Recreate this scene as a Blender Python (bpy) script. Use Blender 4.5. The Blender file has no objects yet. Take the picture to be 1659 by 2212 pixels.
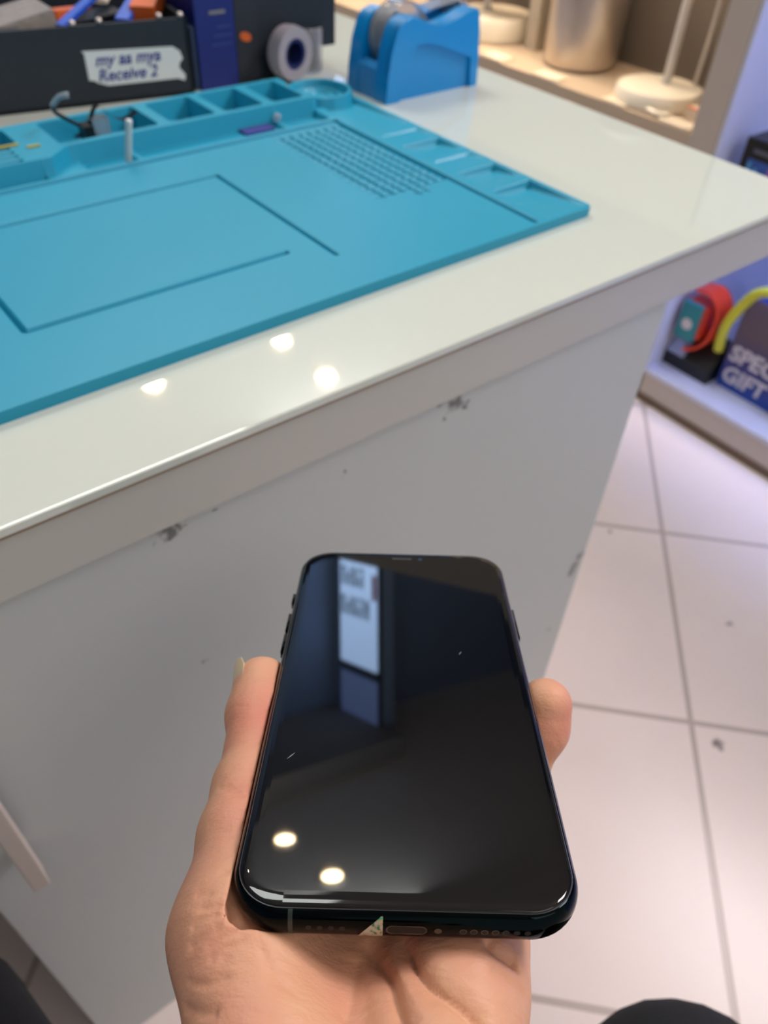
import bpy, bmesh, math, random
import numpy as np
from mathutils import Matrix, Vector
random.seed(7)
S = bpy.context.scene
COL = S.collection

# ------------------------------------------------------------------ camera, world, lights, exposure
CH = 0.7626                                   # camera height over the floor
RC = np.array([[0.788874, 0.405374, -0.461897], [-0.613121, 0.570457, -0.546499], [0.041956, 0.714318, 0.698563]])
u_, s_, vt_ = np.linalg.svd(RC); RC = u_ @ vt_
cd = bpy.data.cameras.new('camera'); cam = bpy.data.objects.new('camera', cd); COL.objects.link(cam)
M = Matrix([list(map(float, r)) for r in RC]).to_4x4(); M.translation = (0, 0, CH)
cam.matrix_world = M
cd.sensor_fit = 'AUTO'; cd.sensor_width = 36.0; cd.lens = 1689.3 / 2212 * 36.0
cd.clip_start = 0.01; cd.clip_end = 50
cd.dof.use_dof = True; cd.dof.focus_distance = 0.175; cd.dof.aperture_fstop = 16.5
S.camera = cam

S.view_settings.view_transform = 'Standard'; S.view_settings.look = 'None'
S.view_settings.gamma = 1.0; S.view_settings.use_curve_mapping = False
S.view_settings.exposure = -0.07

w = bpy.data.worlds.new('shop_air'); S.world = w; w.use_nodes = True
w.node_tree.nodes['Background'].inputs[0].default_value = (0.97, 0.98, 0.94, 1)
w.node_tree.nodes['Background'].inputs[1].default_value = 0.56

def area_light(name, loc, target, size, power, color, sy=None):
    l = bpy.data.lights.new(name, 'AREA'); l.energy = power; l.color = color
    l.shape = 'RECTANGLE'; l.size = size; l.size_y = sy or size
    o = bpy.data.objects.new(name, l); COL.objects.link(o); o.location = loc
    o.rotation_euler = (Vector(target) - Vector(loc)).to_track_quat('-Z', 'Y').to_euler()
    return o
area_light('camera_side_fill', (0.3, -1.1, 2.25), (0.45, 0.35, 0.4), 1.4, 15, (1.0, 0.97, 0.92))  # added soft fill above and behind the camera, not a fixture of the shop
area_light('aisle_fill', (1.75, -0.1, 2.25), (0.95, 0.1, 0.0), 0.8, 62, (1.0, 0.90, 0.93))  # added fill that brightens the floor on the right
area_light('bench_fill', (0.45, 1.35, 2.25), (0.4, 0.55, 0.5), 0.9, 26, (0.97, 1.0, 0.96))  # added top light for the bench, kept clear of the counter's reflections
area_light('far_wall_fill', (1.5, 2.05, 2.2), (1.9, 3.6, 1.4), 0.6, 22, (0.85, 0.93, 1.0))  # added fill, lifts the back wall mirrored in the phone glass

# ------------------------------------------------------------------ helpers
def lin(c):
    f = lambda v: v / 12.92 if v <= 0.04045 else ((v + 0.055) / 1.055) ** 2.4
    return tuple(f(v / 255.0) for v in c) + (1.0,)

def mat(name, rgb, rough=0.5, metal=0.0, spec=0.5, coat=0.0, var=0.06, scale=12.0, bump=0.0, bscale=200.0,
        emit=None, estr=0.0, alpha=1.0, trans=0.0, sss=0.0, ior=1.5):
    m = bpy.data.materials.new(name); m.use_nodes = True
    nt = m.node_tree; b = nt.nodes['Principled BSDF']
    c = lin(rgb)
    tc = nt.nodes.new('ShaderNodeTexCoord'); n = nt.nodes.new('ShaderNodeTexNoise')
    n.inputs['Scale'].default_value = scale; n.inputs['Detail'].default_value = 3
    nt.links.new(tc.outputs['Object'], n.inputs['Vector'])
    r = nt.nodes.new('ShaderNodeMapRange'); r.inputs['To Min'].default_value = 1 - var; r.inputs['To Max'].default_value = 1 + var
    nt.links.new(n.outputs['Fac'], r.inputs['Value'])
    mx = nt.nodes.new('ShaderNodeVectorMath'); mx.operation = 'SCALE'; mx.inputs[0].default_value = c[:3]
    nt.links.new(r.outputs['Result'], mx.inputs['Scale'])
    nt.links.new(mx.outputs[0], b.inputs['Base Color'])
    b.inputs['Roughness'].default_value = rough; b.inputs['Metallic'].default_value = metal
    b.inputs['Specular IOR Level'].default_value = spec; b.inputs['IOR'].default_value = ior
    b.inputs['Coat Weight'].default_value = coat; b.inputs['Coat Roughness'].default_value = 0.03
    b.inputs['Alpha'].default_value = alpha; b.inputs['Transmission Weight'].default_value = trans
    if sss:
        b.inputs['Subsurface Weight'].default_value = sss
    if emit:
        b.inputs['Emission Color'].default_value = lin(emit); b.inputs['Emission Strength'].default_value = estr
    if bump:
        n2 = nt.nodes.new('ShaderNodeTexNoise'); n2.inputs['Scale'].default_value = bscale; n2.inputs['Detail'].default_value = 4
        nt.links.new(tc.outputs['Object'], n2.inputs['Vector'])
        bp = nt.nodes.new('ShaderNodeBump'); bp.inputs['Strength'].default_value = bump; bp.inputs['Distance'].default_value = 0.001
        nt.links.new(n2.outputs['Fac'], bp.inputs['Height']); nt.links.new(bp.outputs['Normal'], b.inputs['Normal'])
    return m

def add_stains(m, spots, rgb):
    """dirt marks with a shape of their own: spots = (x, y, z, radius)"""
    nt = m.node_tree; b = nt.nodes['Principled BSDF']
    src = b.inputs['Base Color'].links[0].from_socket
    tc = nt.nodes.new('ShaderNodeTexCoord'); n = nt.nodes.new('ShaderNodeTexNoise')
    n.inputs['Scale'].default_value = 150; n.inputs['Detail'].default_value = 3
    nt.links.new(tc.outputs['Object'], n.inputs['Vector'])
    sc = nt.nodes.new('ShaderNodeVectorMath'); sc.operation = 'MULTIPLY_ADD'
    sc.inputs[1].default_value = (0.016, 0.016, 0.016); 
    nt.links.new(n.outputs['Color'], sc.inputs[0]); nt.links.new(tc.outputs['Object'], sc.inputs[2])
    total = None
    for (x, y, z, r) in spots:
        d = nt.nodes.new('ShaderNodeVectorMath'); d.operation = 'DISTANCE'
        d.inputs[1].default_value = (x + 0.008, y + 0.008, z + 0.008)
        nt.links.new(sc.outputs[0], d.inputs[0])
        mr = nt.nodes.new('ShaderNodeMapRange'); mr.inputs['From Min'].default_value = r * 0.5; mr.inputs['From Max'].default_value = r * 1.1
        mr.inputs['To Min'].default_value = 1; mr.inputs['To Max'].default_value = 0
        nt.links.new(d.outputs['Value'], mr.inputs['Value'])
        if total is None: total = mr.outputs['Result']
        else:
            a = nt.nodes.new('ShaderNodeMath'); a.operation = 'MAXIMUM'
            nt.links.new(total, a.inputs[0]); nt.links.new(mr.outputs['Result'], a.inputs[1]); total = a.outputs[0]
    k = nt.nodes.new('ShaderNodeMath'); k.operation = 'MULTIPLY'; k.inputs[1].default_value = 0.75; nt.links.new(total, k.inputs[0])
    mx = nt.nodes.new('ShaderNodeMix'); mx.data_type = 'RGBA'
    nt.links.new(k.outputs[0], mx.inputs[0]); nt.links.new(src, mx.inputs[6]); mx.inputs[7].default_value = lin(rgb)
    nt.links.new(mx.outputs[2], b.inputs['Base Color'])

def link(name, me, m, parent=None, smooth=False, auto=None):
    o = bpy.data.objects.new(name, me); COL.objects.link(o)
    if m is not None: me.materials.append(m)
    if smooth:
        for p in me.polygons: p.use_smooth = True
    if auto:
        me.set_sharp_from_angle(angle=math.radians(auto))
    if smooth and len(me.polygons) > 8:
        ar = sorted(p.area for p in me.polygons); big = ar[len(ar) // 2] * 25 + 1e-9
        for p in me.polygons:
            if p.area > big: p.use_smooth = False
    if parent is not None: o.parent = parent
    return o

def obj(name, bm, m, parent=None, smooth=False, auto=None, bevel=0.0, seg=2):
    if bevel:
        es = [e for e in bm.edges if len(e.link_faces) == 2 and e.calc_face_angle(0) > math.radians(35)]
        bmesh.ops.bevel(bm, geom=es, offset=bevel, segments=seg, affect='EDGES', profile=0.7)
    bmesh.ops.recalc_face_normals(bm, faces=bm.faces[:])
    me = bpy.data.meshes.new(name); bm.to_mesh(me); bm.free()
    return link(name, me, m, parent, smooth, auto)

def empty(name, loc=(0, 0, 0), rz=0.0):
    o = bpy.data.objects.new(name, None); COL.objects.link(o); o.location = loc; o.rotation_euler = (0, 0, rz)
    o.empty_display_size = 0.02
    return o

def tag(o, label, cat, group=None, kind=None):
    o['label'] = label; o['category'] = cat
    if group: o['group'] = group
    if kind: o['kind'] = kind
    return o

def struct(o):
    o['kind'] = 'structure'; return o

def box(bm, x0, x1, y0, y1, z0, z1):
    v = [bm.verts.new((x, y, z)) for z in (z0, z1) for y in (y0, y1) for x in (x0, x1)]
    for f in ((0, 2, 3, 1), (4, 5, 7, 6), (0, 1, 5, 4), (2, 6, 7, 3), (0, 4, 6, 2), (1, 3, 7, 5)):
        bm.faces.new([v[i] for i in f])

def boxm(*a):
    bm = bmesh.new(); box(bm, *a); return bm

def prism(bm, pts, axis, a, b):
    """extrude a closed 2D outline; axis 'y': pts are (x,z); 'x': (y,z); 'z': (x,y)"""
    def P(p, t):
        return (p[0], t, p[1]) if axis == 'y' else (t, p[0], p[1]) if axis == 'x' else (p[0], p[1], t)
    va = [bm.verts.new(P(p, a)) for p in pts]; vb = [bm.verts.new(P(p, b)) for p in pts]
    n = len(pts)
    for i in range(n): bm.faces.new((va[i], va[(i + 1) % n], vb[(i + 1) % n], vb[i]))
    bm.faces.new(va[::-1]); bm.faces.new(vb)

def tube(bm, pts, r, seg=12, caps=True):
    pts = [Vector(p) for p in pts]; rings = []
    rs = r if isinstance(r, (list, tuple)) else [r] * len(pts)
    up = Vector((0, 0, 1)); prev = None
    for i, p in enumerate(pts):
        t = (pts[min(i + 1, len(pts) - 1)] - pts[max(i - 1, 0)]).normalized()
        if prev is None:
            a = t.cross(up); a = a.normalized() if a.length > 1e-3 else Vector((1, 0, 0))
        else:
            a = (prev - t * prev.dot(t)).normalized()
        prev = a; b = t.cross(a)
        rings.append([bm.verts.new(p + (a * math.cos(2 * math.pi * k / seg) + b * math.sin(2 * math.pi * k / seg)) * rs[i]) for k in range(seg)])
    for A, B in zip(rings[:-1], rings[1:]):
        for k in range(seg): bm.faces.new((A[k], A[(k + 1) % seg], B[(k + 1) % seg], B[k]))
    if caps: bm.faces.new(rings[0][::-1]); bm.faces.new(rings[-1])

def lathe(bm, prof, seg=40, M4=None):
    """prof: (r, z) list, revolved about z; a radius of 0 closes the end"""
    rings = []
    for r, z in prof:
        if r <= 1e-7: rings.append([bm.verts.new((0, 0, z))])
        else: rings.append([bm.verts.new((r * math.cos(2 * math.pi * k / seg), r * math.sin(2 * math.pi * k / seg), z)) for k in range(seg)])
    for A, B in zip(rings[:-1], rings[1:]):
        for k in range(seg):
            j = (k + 1) % seg
            q = [A[k % len(A)], A[j % len(A)], B[j % len(B)], B[k % len(B)]]
            q = list(dict.fromkeys(q))
            if len(q) > 2: bm.faces.new(q)
    if M4 is not None: bmesh.ops.transform(bm, matrix=M4, verts=bm.verts)

def smoothpath(pts, n=8):
    out = []; P = [Vector(p) for p in pts]; P = [P[0]] + P + [P[-1]]
    for i in range(1, len(P) - 2):
        for k in range(n):
            t = k / n
            out.append(0.5 * ((2 * P[i]) + (-P[i - 1] + P[i + 1]) * t + (2 * P[i - 1] - 5 * P[i] + 4 * P[i + 1] - P[i + 2]) * t * t
                              + (-P[i - 1] + 3 * P[i] - 3 * P[i + 1] + P[i + 2]) * t ** 3))
    out.append(P[-2]); return out

def text(name, body, size, m, parent, mw, ext=0.0003, shear=0.0, bold=0.0):
    cu = bpy.data.curves.new(name, 'FONT'); cu.body = body; cu.size = size; cu.extrude = ext; cu.shear = shear
    cu.offset = bold; cu.resolution_u = 3
    t = bpy.data.objects.new(name + '_tmp', cu); COL.objects.link(t)
    dg = bpy.context.evaluated_depsgraph_get()
    me = bpy.data.meshes.new_from_object(t.evaluated_get(dg)); bpy.data.objects.remove(t)
    me.transform(mw)
    o = link(name, me, m, parent); return o

def frame(origin, ex, ey, ez):
    m = Matrix((ex, ey, ez)).transposed().to_4x4(); m.translation = origin; return m

# ------------------------------------------------------------------ materials
TOPZ = 0.5593
M_white_board = mat('white_laminate', (186, 184, 180), 0.42, var=0.03, scale=6)
M_fascia = mat('fascia_laminate', (188, 187, 178), 0.35, var=0.03, scale=6)
M_glass_top = mat('milk_glass', (206, 214, 203), 0.04, var=0.015, scale=4, coat=0.6)
M_glass_edge = mat('glass_edge_green', (178, 208, 196), 0.08, var=0.02)
M_tan = mat('tan_edge_band', (150, 128, 104), 0.5)
M_mat = mat('silicone_teal', (20, 148, 180), 0.44, var=0.05, scale=9, spec=0.5)
M_blue = mat('blue_plastic', (0, 136, 206), 0.28, var=0.03, coat=0.2)
M_navy = mat('navy_card', (14, 34, 110), 0.5, var=0.1)
M_dark = mat('black_card', (26, 36, 46), 0.6, var=0.12, scale=20)
M_black = mat('black_plastic', (18, 19, 22), 0.35, var=0.1)
M_black_cloth = mat('black_cloth', (12, 14, 18), 0.9, var=0.2, bump=0.5, bscale=900)
M_clear = mat('clear_plastic', (214, 216, 220), 0.12, trans=0.75, var=0.02)
M_tape_core = mat('tape_core', (22, 34, 92), 0.5)
M_white_pl = mat('white_plastic', (224, 220, 214), 0.35, var=0.02)
M_cream = mat('cream_plastic', (246, 236, 216), 0.4, var=0.02)
M_steel = mat('brushed_steel', (205, 196, 186), 0.36, metal=0.9, var=0.05, scale=30)
M_orange = mat('orange_plastic', (206, 96, 38), 0.45)
M_bright_blue = mat('bright_blue_plastic', (24, 84, 196), 0.4)
M_wood_grey = mat('grey_beige_laminate', (194, 182, 170), 0.5, var=0.04)
M_niche_back = mat('dark_grey_panel', (112, 104, 96), 0.6, var=0.05)
M_kick = mat('brown_kick_edge', (112, 92, 76), 0.6)
M_lilac = mat('white_lacquer_panel', (206, 208, 222), 0.35, var=0.02)
M_tag = mat('cream_price_tag', (238, 222, 198), 0.5, var=0.02)
M_red = mat('red_strap', (236, 70, 34), 0.45)
M_teal = mat('teal_print', (30, 138, 148), 0.35)
M_yellow = mat('yellow_green_ribbon', (206, 202, 46), 0.4)
M_paper = mat('paper_tape', (214, 222, 222), 0.6, var=0.05)
M_ink = mat('blue_ink', (52, 62, 140), 0.6)
M_chalk = mat('white_print', (222, 216, 220), 0.5)
M_phone_glass = mat('black_front_glass', (5, 6, 8), 0.025, var=0.0, ior=1.52)
M_phone_panel = mat('black_display_panel', (3, 3, 4), 0.2, var=0.0)
M_frame = mat('polished_dark_steel', (19, 26, 28), 0.08, metal=1.0, var=0.03)
M_band = mat('antenna_band', (30, 46, 42), 0.35, var=0.0)
M_hole = mat('black_hole', (3, 3, 3), 0.6, var=0.0)
M_rim = mat('steel_rim', (90, 96, 100), 0.2, metal=1.0, var=0.0)
M_grille = mat('grille_grey', (58, 60, 64), 0.6, var=0.1)

# ------------------------------------------------------------------ setting
CEIL = 2.305
def floor_material():
    m = bpy.data.materials.new('floor_tiles'); m.use_nodes = True; nt = m.node_tree; b = nt.nodes['Principled BSDF']
    uv = nt.nodes.new('ShaderNodeUVMap'); uv.uv_map = 'tiles'
    br = nt.nodes.new('ShaderNodeTexBrick'); br.offset = 0; br.squash = 1
    for k, v in (('Scale', 1), ('Mortar Size', 0.0035), ('Mortar Smooth', 0.3), ('Bias', 0), ('Brick Width', 0.3), ('Row Height', 0.3)):
        br.inputs[k].default_value = v
    br.inputs['Color1'].default_value = lin((238, 224, 216)); br.inputs['Color2'].default_value = lin((235, 220, 211))
    br.inputs['Mortar'].default_value = lin((188, 174, 164))
    nt.links.new(uv.outputs[0], br.inputs['Vector'])
    n = nt.nodes.new('ShaderNodeTexNoise'); n.inputs['Scale'].default_value = 9; n.inputs['Detail'].default_value = 4
    nt.links.new(uv.outputs[0], n.inputs['Vector'])
    r = nt.nodes.new('ShaderNodeMapRange'); r.inputs['To Min'].default_value = 0.94; r.inputs['To Max'].default_value = 1.05
    nt.links.new(n.outputs['Fac'], r.inputs['Value'])
    mx = nt.nodes.new('ShaderNodeVectorMath'); mx.operation = 'SCALE'
    nt.links.new(br.outputs['Color'], mx.inputs[0]); nt.links.new(r.outputs['Result'], mx.inputs['Scale'])
    nt.links.new(mx.outputs[0], b.inputs['Base Color'])
    b.inputs['Roughness'].default_value = 0.3
    bp = nt.nodes.new('ShaderNodeBump'); bp.inputs['Strength'].default_value = 0.4; bp.inputs['Distance'].default_value = 0.001
    iv = nt.nodes.new('ShaderNodeMath'); iv.operation = 'SUBTRACT'; iv.inputs[0].default_value = 1
    nt.links.new(br.outputs['Fac'], iv.inputs[1]); nt.links.new(iv.outputs[0], bp.inputs['Height'])
    nt.links.new(bp.outputs['Normal'], b.inputs['Normal'])
    add = m
    return m
fm = floor_material()
bm = bmesh.new(); box(bm, -2.5, 4.2, -2.6, 3.73, -0.05, 0.0)
fl = struct(obj('floor', bm, fm))
uvl = fl.data.uv_layers.new(name='tiles')
TA = math.radians(-46.36); T0 = Vector((0.795, 0.340))
for lp in fl.data.loops:
    co = fl.data.vertices[lp.vertex_index].co; d = Vector((co.x, co.y)) - T0
    uvl.data[lp.index].uv = (d.x * math.cos(TA) + d.y * math.sin(TA) + 30.0, -d.x * math.sin(TA) + d.y * math.cos(TA) + 30.0)
SPOTS = [(0.5795, 0.0985, 0.0, 0.0075), (0.62, 0.045, 0, 0.005), (0.60, 0.04, 0, 0.003), (0.733, 0.19, 0, 0.004), (0.735, 0.385, 0, 0.003)]
add_stains(fm, SPOTS, (60, 46, 40))
struct(obj('ceiling', boxm(-2.5, 4.2, -2.6, 3.73, CEIL, CEIL + 0.06), mat('ceiling_board', (232, 224, 214), 0.8)))
M_wall = mat('shop_wall', (134, 156, 186), 0.7, var=0.06, scale=2)
struct(obj('wall_back', boxm(-2.5, 4.2, 3.63, 3.73, 0, CEIL), M_wall))
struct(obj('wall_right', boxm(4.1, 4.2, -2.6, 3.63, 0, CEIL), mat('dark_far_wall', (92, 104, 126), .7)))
struct(obj('trim_1', boxm(2.535, 2.62, 3.19, 3.63, 0, CEIL), M_wall))
struct(obj('trim_2', boxm(-2.4, 2.535, 3.0, 3.63, 2.19, CEIL), mat('ceiling_bulkhead', (150, 144, 138), .8)))
struct(obj('wall_left', boxm(-2.5, -2.4, -2.6, 3.63, 0, CEIL), M_wall))

# lit sign on the pillar face (seen mirrored in the phone glass)
sg = empty('wall_sign', (2.535, 3.40, 1.4)); tag(sg, 'tall lit white sign on the far pillar, mirrored in the phone screen', 'sign')
M_sign = mat('sign_face', (180, 205, 245), 0.4, emit=(176, 208, 250), estr=7.5, var=0)
M_wall_glow = mat('wall_glow', (150, 170, 215), 0.4, emit=(120, 145, 205), estr=1.9, var=0)  # stands for the lit wall above the sign, its light given as emission
obj('sign_case', boxm(-0.030, 0.0, -0.215, 0.135, -0.40, 0.80), M_dark, sg)
obj('lit_face', boxm(-0.034, -0.030, -0.210, 0.130, -0.39, 0.49), M_sign, sg)
obj('wall_glow_panel', boxm(-0.034, -0.030, -0.210, 0.130, 0.545, 0.79), M_wall_glow, sg)
for z0, z1, ya, yb in ((-0.07, 0.04, 0.12, -0.10), (0.10, 0.21, 0.125, -0.20)):
    n_ = int((ya - yb) / 0.055)
    for k in range(n_):
        y = ya - k * 0.055 - 0.045
        obj('lettering', boxm(-0.036, -0.0341, y, y + 0.012, z0, z1), M_dark, sg)
        obj('lettering', boxm(-0.036, -0.0341, y + 0.024, y + 0.036, z0 + (0.05 if k % 2 else 0), z1), M_dark, sg)
        obj('lettering', boxm(-0.036, -0.0341, y, y + 0.036, z0 + 0.04 * (k % 3), z0 + 0.04 * (k % 3) + 0.014), M_dark, sg)
obj('red_stripe', boxm(-0.036, -0.0341, -0.207, -0.17, -0.05, 0.09), M_red, sg)

# ceiling downlights
M_lamp = mat('warm_lamp', (255, 226, 180), 0.5, emit=(255, 226, 176), estr=150.0, var=0)
def downlight(x, y, label):
    e = empty('ceiling_downlight', (x, y, CEIL)); tag(e, label, 'ceiling light', 'recessed spotlights in the shop ceiling')
    bm = bmesh.new(); lathe(bm, [(0.040, -0.001), (0.060, -0.001), (0.060, -0.008), (0.040, -0.012), (0.040, -0.001)]); obj('trim_ring', bm, M_white_pl, e, smooth=True, auto=30)
    bm = bmesh.new(); lathe(bm, [(0, -0.003), (0.038, -0.003), (0.038, -0.006), (0, -0.007)]); obj('bulb_face', bm, M_lamp, e)
    return e
downlight(1.586, 2.666, 'round ceiling spotlight farthest right of the three, near the back wall')
downlight(1.589, 2.316, 'round ceiling spotlight nearer to the bench on the right')
downlight(0.966, 2.681, 'round ceiling spotlight at the left, near the back wall')

# ------------------------------------------------------------------ counter
ct = empty('countertop', (0.1, 0.2318, TOPZ)); tag(ct, 'white milk-glass topped counter slab with a grey-beige front edge', 'counter')
def rel(bm, e):
    bmesh.ops.translate(bm, verts=bm.verts, vec=-Vector(e.location)); return bm
GX0, GX1, GY0, GY1 = -0.80, 0.559, 0.2318, 1.0
obj('glass_sheet', rel(boxm(GX0, GX1, GY0 - 0.001, GY1, TOPZ - 0.0045, TOPZ), ct), M_glass_top, ct, bevel=0.0012, seg=3, smooth=True, auto=40)
obj('edge_strip', rel(boxm(GX0, GX1 - 0.001, GY0 + 0.0002, GY1, TOPZ - 0.0062, TOPZ - 0.0045), ct), M_tan, ct)
obj('slab', rel(boxm(GX0, GX1 - 0.0005, GY0 + 0.0005, GY1, 0.5236, TOPZ - 0.0062), ct), M_fascia, ct, bevel=0.0006)

cb = empty('base_cabinet', (0.18, 0.5, 0)); tag(cb, 'scuffed white base cabinet with one plain door, under the countertop', 'cabinet')
M_door = mat('scuffed_white_door', (188, 193, 188), 0.4, var=0.03, scale=5)
obj('carcass', rel(boxm(-0.054, 0.4185, 0.2525, 0.95, 0.0, 0.5236), cb), M_white_board, cb)
dr = obj('door', rel(boxm(-0.056, 0.4195, 0.2342, 0.2515, 0.0005, 0.5232), cb), M_door, cb, bevel=0.0006)
ox, oy, oz = cb.location
add_stains(M_door, [(x - ox, 0.2342 - oy, z - oz, r) for x, z, r in ((0.078, 0.518, .0055), (0.084, 0.5215, .003), (0.1, 0.519, .002), (0.236, 0.5235, .005), (0.243, 0.517, .0055), (0.25, 0.514, .003), (0.237, 0.512, .002),
           (0.407, 0.275, .005), (0.410, 0.282, .005), (0.413, 0.289, .005), (0.082, 0.42, .0018), (0.17, 0.505, .002), (0.4, 0.2, .003))], (62, 56, 50))
bm = bmesh.new(); box(bm, -0.0345, -0.0265, 0.2130, 0.2250, 0.3440, 0.5000); box(bm, -0.0335, -0.0275, 0.2250, 0.2342, 0.3540, 0.3620); box(bm, -0.0335, -0.0275, 0.2250, 0.2342, 0.4800, 0.4880)
obj('door_handle', rel(bm, cb), M_wood_grey, dr, bevel=0.0008)
dr.children[0]['label'] = 'square grey-beige bar handle'
sp = tag(obj('support_shade_panel', boxm(-0.42, -0.40, 0.24, 0.95, 0, 0.5236), M_white_board), 'white upright panel carrying the countertop, added to shade the knee space', 'panel')  # unseen; carries the top, set this close to darken the knee space

tag(obj('knee_shade_back', boxm(-0.40, -0.054, 0.93, 0.945, 0.0, 0.5236), M_white_board), 'white back panel added to darken the knee space under the countertop', 'panel')  # unseen, added to keep light out of the knee space

# ------------------------------------------------------------------ repair mat (height field, millimetres; u grows to the left of its front right corner)
def build_mat():
    nu, nv = 801, 474
    u = np.arange(nu, dtype=float) * 0.6; v = np.arange(nv, dtype=float) * (284.0 / (nv - 1))
    U, V = np.meshgrid(u, v, indexing='ij')
    h = np.full(U.shape, 6.0)
    def rect(u0, u1, v0, v1, z, r=2.0):
        cu, cv = (u0 + u1) / 2, (v0 + v1) / 2; du = np.abs(U - cu) - (u1 - u0) / 2 + r; dv = np.abs(V - cv) - (v1 - v0) / 2 + r
        d = np.hypot(np.maximum(du, 0), np.maximum(dv, 0)) + np.minimum(np.maximum(du, dv), 0) - r
        h[d < 0] = z
    h[V > 246 - 0 * U] = 6.0
    # right column of trays
    for (a, b, z) in ((173, 243, 2.2), (145, 164, 4.3), (116, 141, 1.4), (92, 108, 4.1), (58, 84, 1.2), (4, 51, 1.0)):
        cu0, cu1 = 4, 37
        m = (U > cu0) & (U < cu1) & (V > a) & (V < b)
        # floors slope: deep at the back and right, running out towards the front left
        ramp = np.clip((V - a) / (b - a), 0, 1); ramp2 = np.clip(1 - (U - cu0) / (cu1 - cu0), 0, 1)
        h[m] = 6.0 - (6.0 - z) * (0.1 + 0.9 * ramp[m]) * (0.7 + 0.3 * ramp2[m])
    # raised tool block along the back
    blk = (V > 231.5) & (U > 46) & (U < 252) | ((V > 218) & (U >= 252)) | ((V > 218) & (U > 236) & (V - 218 > (252 - U) * 0.85))
    h[blk] = 16.0
    cc = np.hypot(U - 25, V - 258)
    h[(cc < 25.5)] = 12.0; h[(cc < 22)] = 6; h[(cc < 16) & (cc > 14)] = 8.5; h[(cc < 9) & (cc > 7)] = 8
    for (a, b) in ((54, 79), (89, 119), (128, 161), (171, 238)):
        rect(a, b, 238, 279, 2.5, 3)
    rect(262, 330, 252, 279, 2.5, 3); rect(345, 470, 252, 279, 2.5, 3)
    for k in range(4): rect(268, 400, 222 + k * 7.2, 225.5 + k * 7.2, 11, 1.5)
    # sunken strip in front of the block
    for (a, b) in ((49, 82), (86, 195), (199, 232), (258, 470)):
        m = (U > a) & (U < b) & (V > 213.5) & (V < 231.5) & (h < 8); h[m] = 3.0
    h[(U > 46) & (U < 49) & (V > 213) & (V < 232)] = 7
    # grooves
    def groove(u0, v0, u1, v1, w=0.9, dep=1.6):
        L = math.hypot(u1 - u0, v1 - v0); t = np.clip(((U - u0) * (u1 - u0) + (V - v0) * (v1 - v0)) / L ** 2, 0, 1)
        d = np.hypot(U - u0 - t * (u1 - u0), V - v0 - t * (v1 - v0)); m = d < w
        h[m] = np.minimum(h[m], 6.0 - dep)
    groove(47, 208, 478, 208, 2.7, 5.2); groove(47, 208, 47, 5, 1.6, 5.0)
    groove(170, 164.5, 340, 164.5, 1.5, 4.6); groove(170, 164.5, 170, 36, 1.0, 4.2); groove(191, 53, 332, 53, 1.4, 4.6); groove(333, 54, 333, 150, 1.0, 4.2)
    # grid of little squares
    g0 = 48.5
    m = (U > g0) & (U < 107) & (V > 82) & (V < 200) | ((U > 71) & (U < 83) & (V > 72) & (V < 83)) | ((U > 83) & (U < 107) & (V > 80) & (V < 83))
    line = (np.mod(U - g0, 7.3) < 1.3) | (np.mod(V - 82, 7.3) < 1.3)
    h[m & line] = 3.2
    # soften
    k = np.pad(h, 1, mode='edge'); h = (k[1:-1, 1:-1] * 4 + k[:-2, 1:-1] + k[2:, 1:-1] + k[1:-1, :-2] + k[1:-1, 2:]) / 8
    # rounded outer corners and rim
    r = 3.5
    du = np.maximum(r - U, 0) + np.maximum(U - (480 - r), 0); dv = np.maximum(r - V, 0) + np.maximum(V - (284 - r), 0)
    # front right corner radius 7, back right radius 24
    out = np.hypot(du, dv) > r
    big = (U < 25) & (V > 259); out |= big & (np.hypot(25 - U, V - 259) > 25.2)
    h[out] = np.nan
    th = math.radians(38.443 - 37.855); ex = Vector((math.cos(th), math.sin(th), 0)); ey = Vector((-math.sin(th), math.cos(th), 0))
    O = Vector((0.4022, 0.2930, TOPZ))
    idx = -np.ones(h.shape, int); good = ~np.isnan(h)
    X = -U * 0.001 + 0 * h; Y = V * 0.001
    idx[good] = np.arange(good.sum()); n1 = int(good.sum())
    vt = np.stack([X[good], Y[good], h[good] * 0.001], 1)
    cell = good[:-1, :-1] & good[1:, :-1] & good[1:, 1:] & good[:-1, 1:]
    a = idx[:-1, :-1][cell]; b = idx[1:, :-1][cell]; c = idx[1:, 1:][cell]; d = idx[:-1, 1:][cell]
    top = np.stack([a, d, c, b], 1)
    # skirt
    from collections import Counter
    vb = vt.copy(); vb[:, 2] = 0.0
    def e(p, q): return p * (1 << 20) + q
    edges = np.concatenate([e(top[:, i], top[:, (i + 1) % 4]) for i in range(4)])
    rev = np.concatenate([e(top[:, (i + 1) % 4], top[:, i]) for i in range(4)])
    bd = edges[~np.isin(edges, rev)]
    p, q = bd >> 20, bd & ((1 << 20) - 1)
    bot_ids = np.unique(np.concatenate([p, q])); remap = -np.ones(n1, int); remap[bot_ids] = n1 + np.arange(len(bot_ids))
    skirt = np.stack([q, p, remap[p], remap[q]], 1)
    verts = np.concatenate([vt, vb[bot_ids]])
    me = bpy.data.meshes.new('repair_mat')
    me.from_pydata(verts.tolist(), [], np.concatenate([top, skirt]).tolist()); me.update()
    o = link('repair_mat', me, M_mat, None, smooth=True, auto=50)
    o.location = O; o.rotation_euler = (0, 0, th)
    return o
rm = build_mat(); tag(rm, 'teal silicone repair mat with trays, grooves and a square grid, lying on the counter', 'mat')
TH = rm.rotation_euler.z; MO = rm.location.copy()
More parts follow.
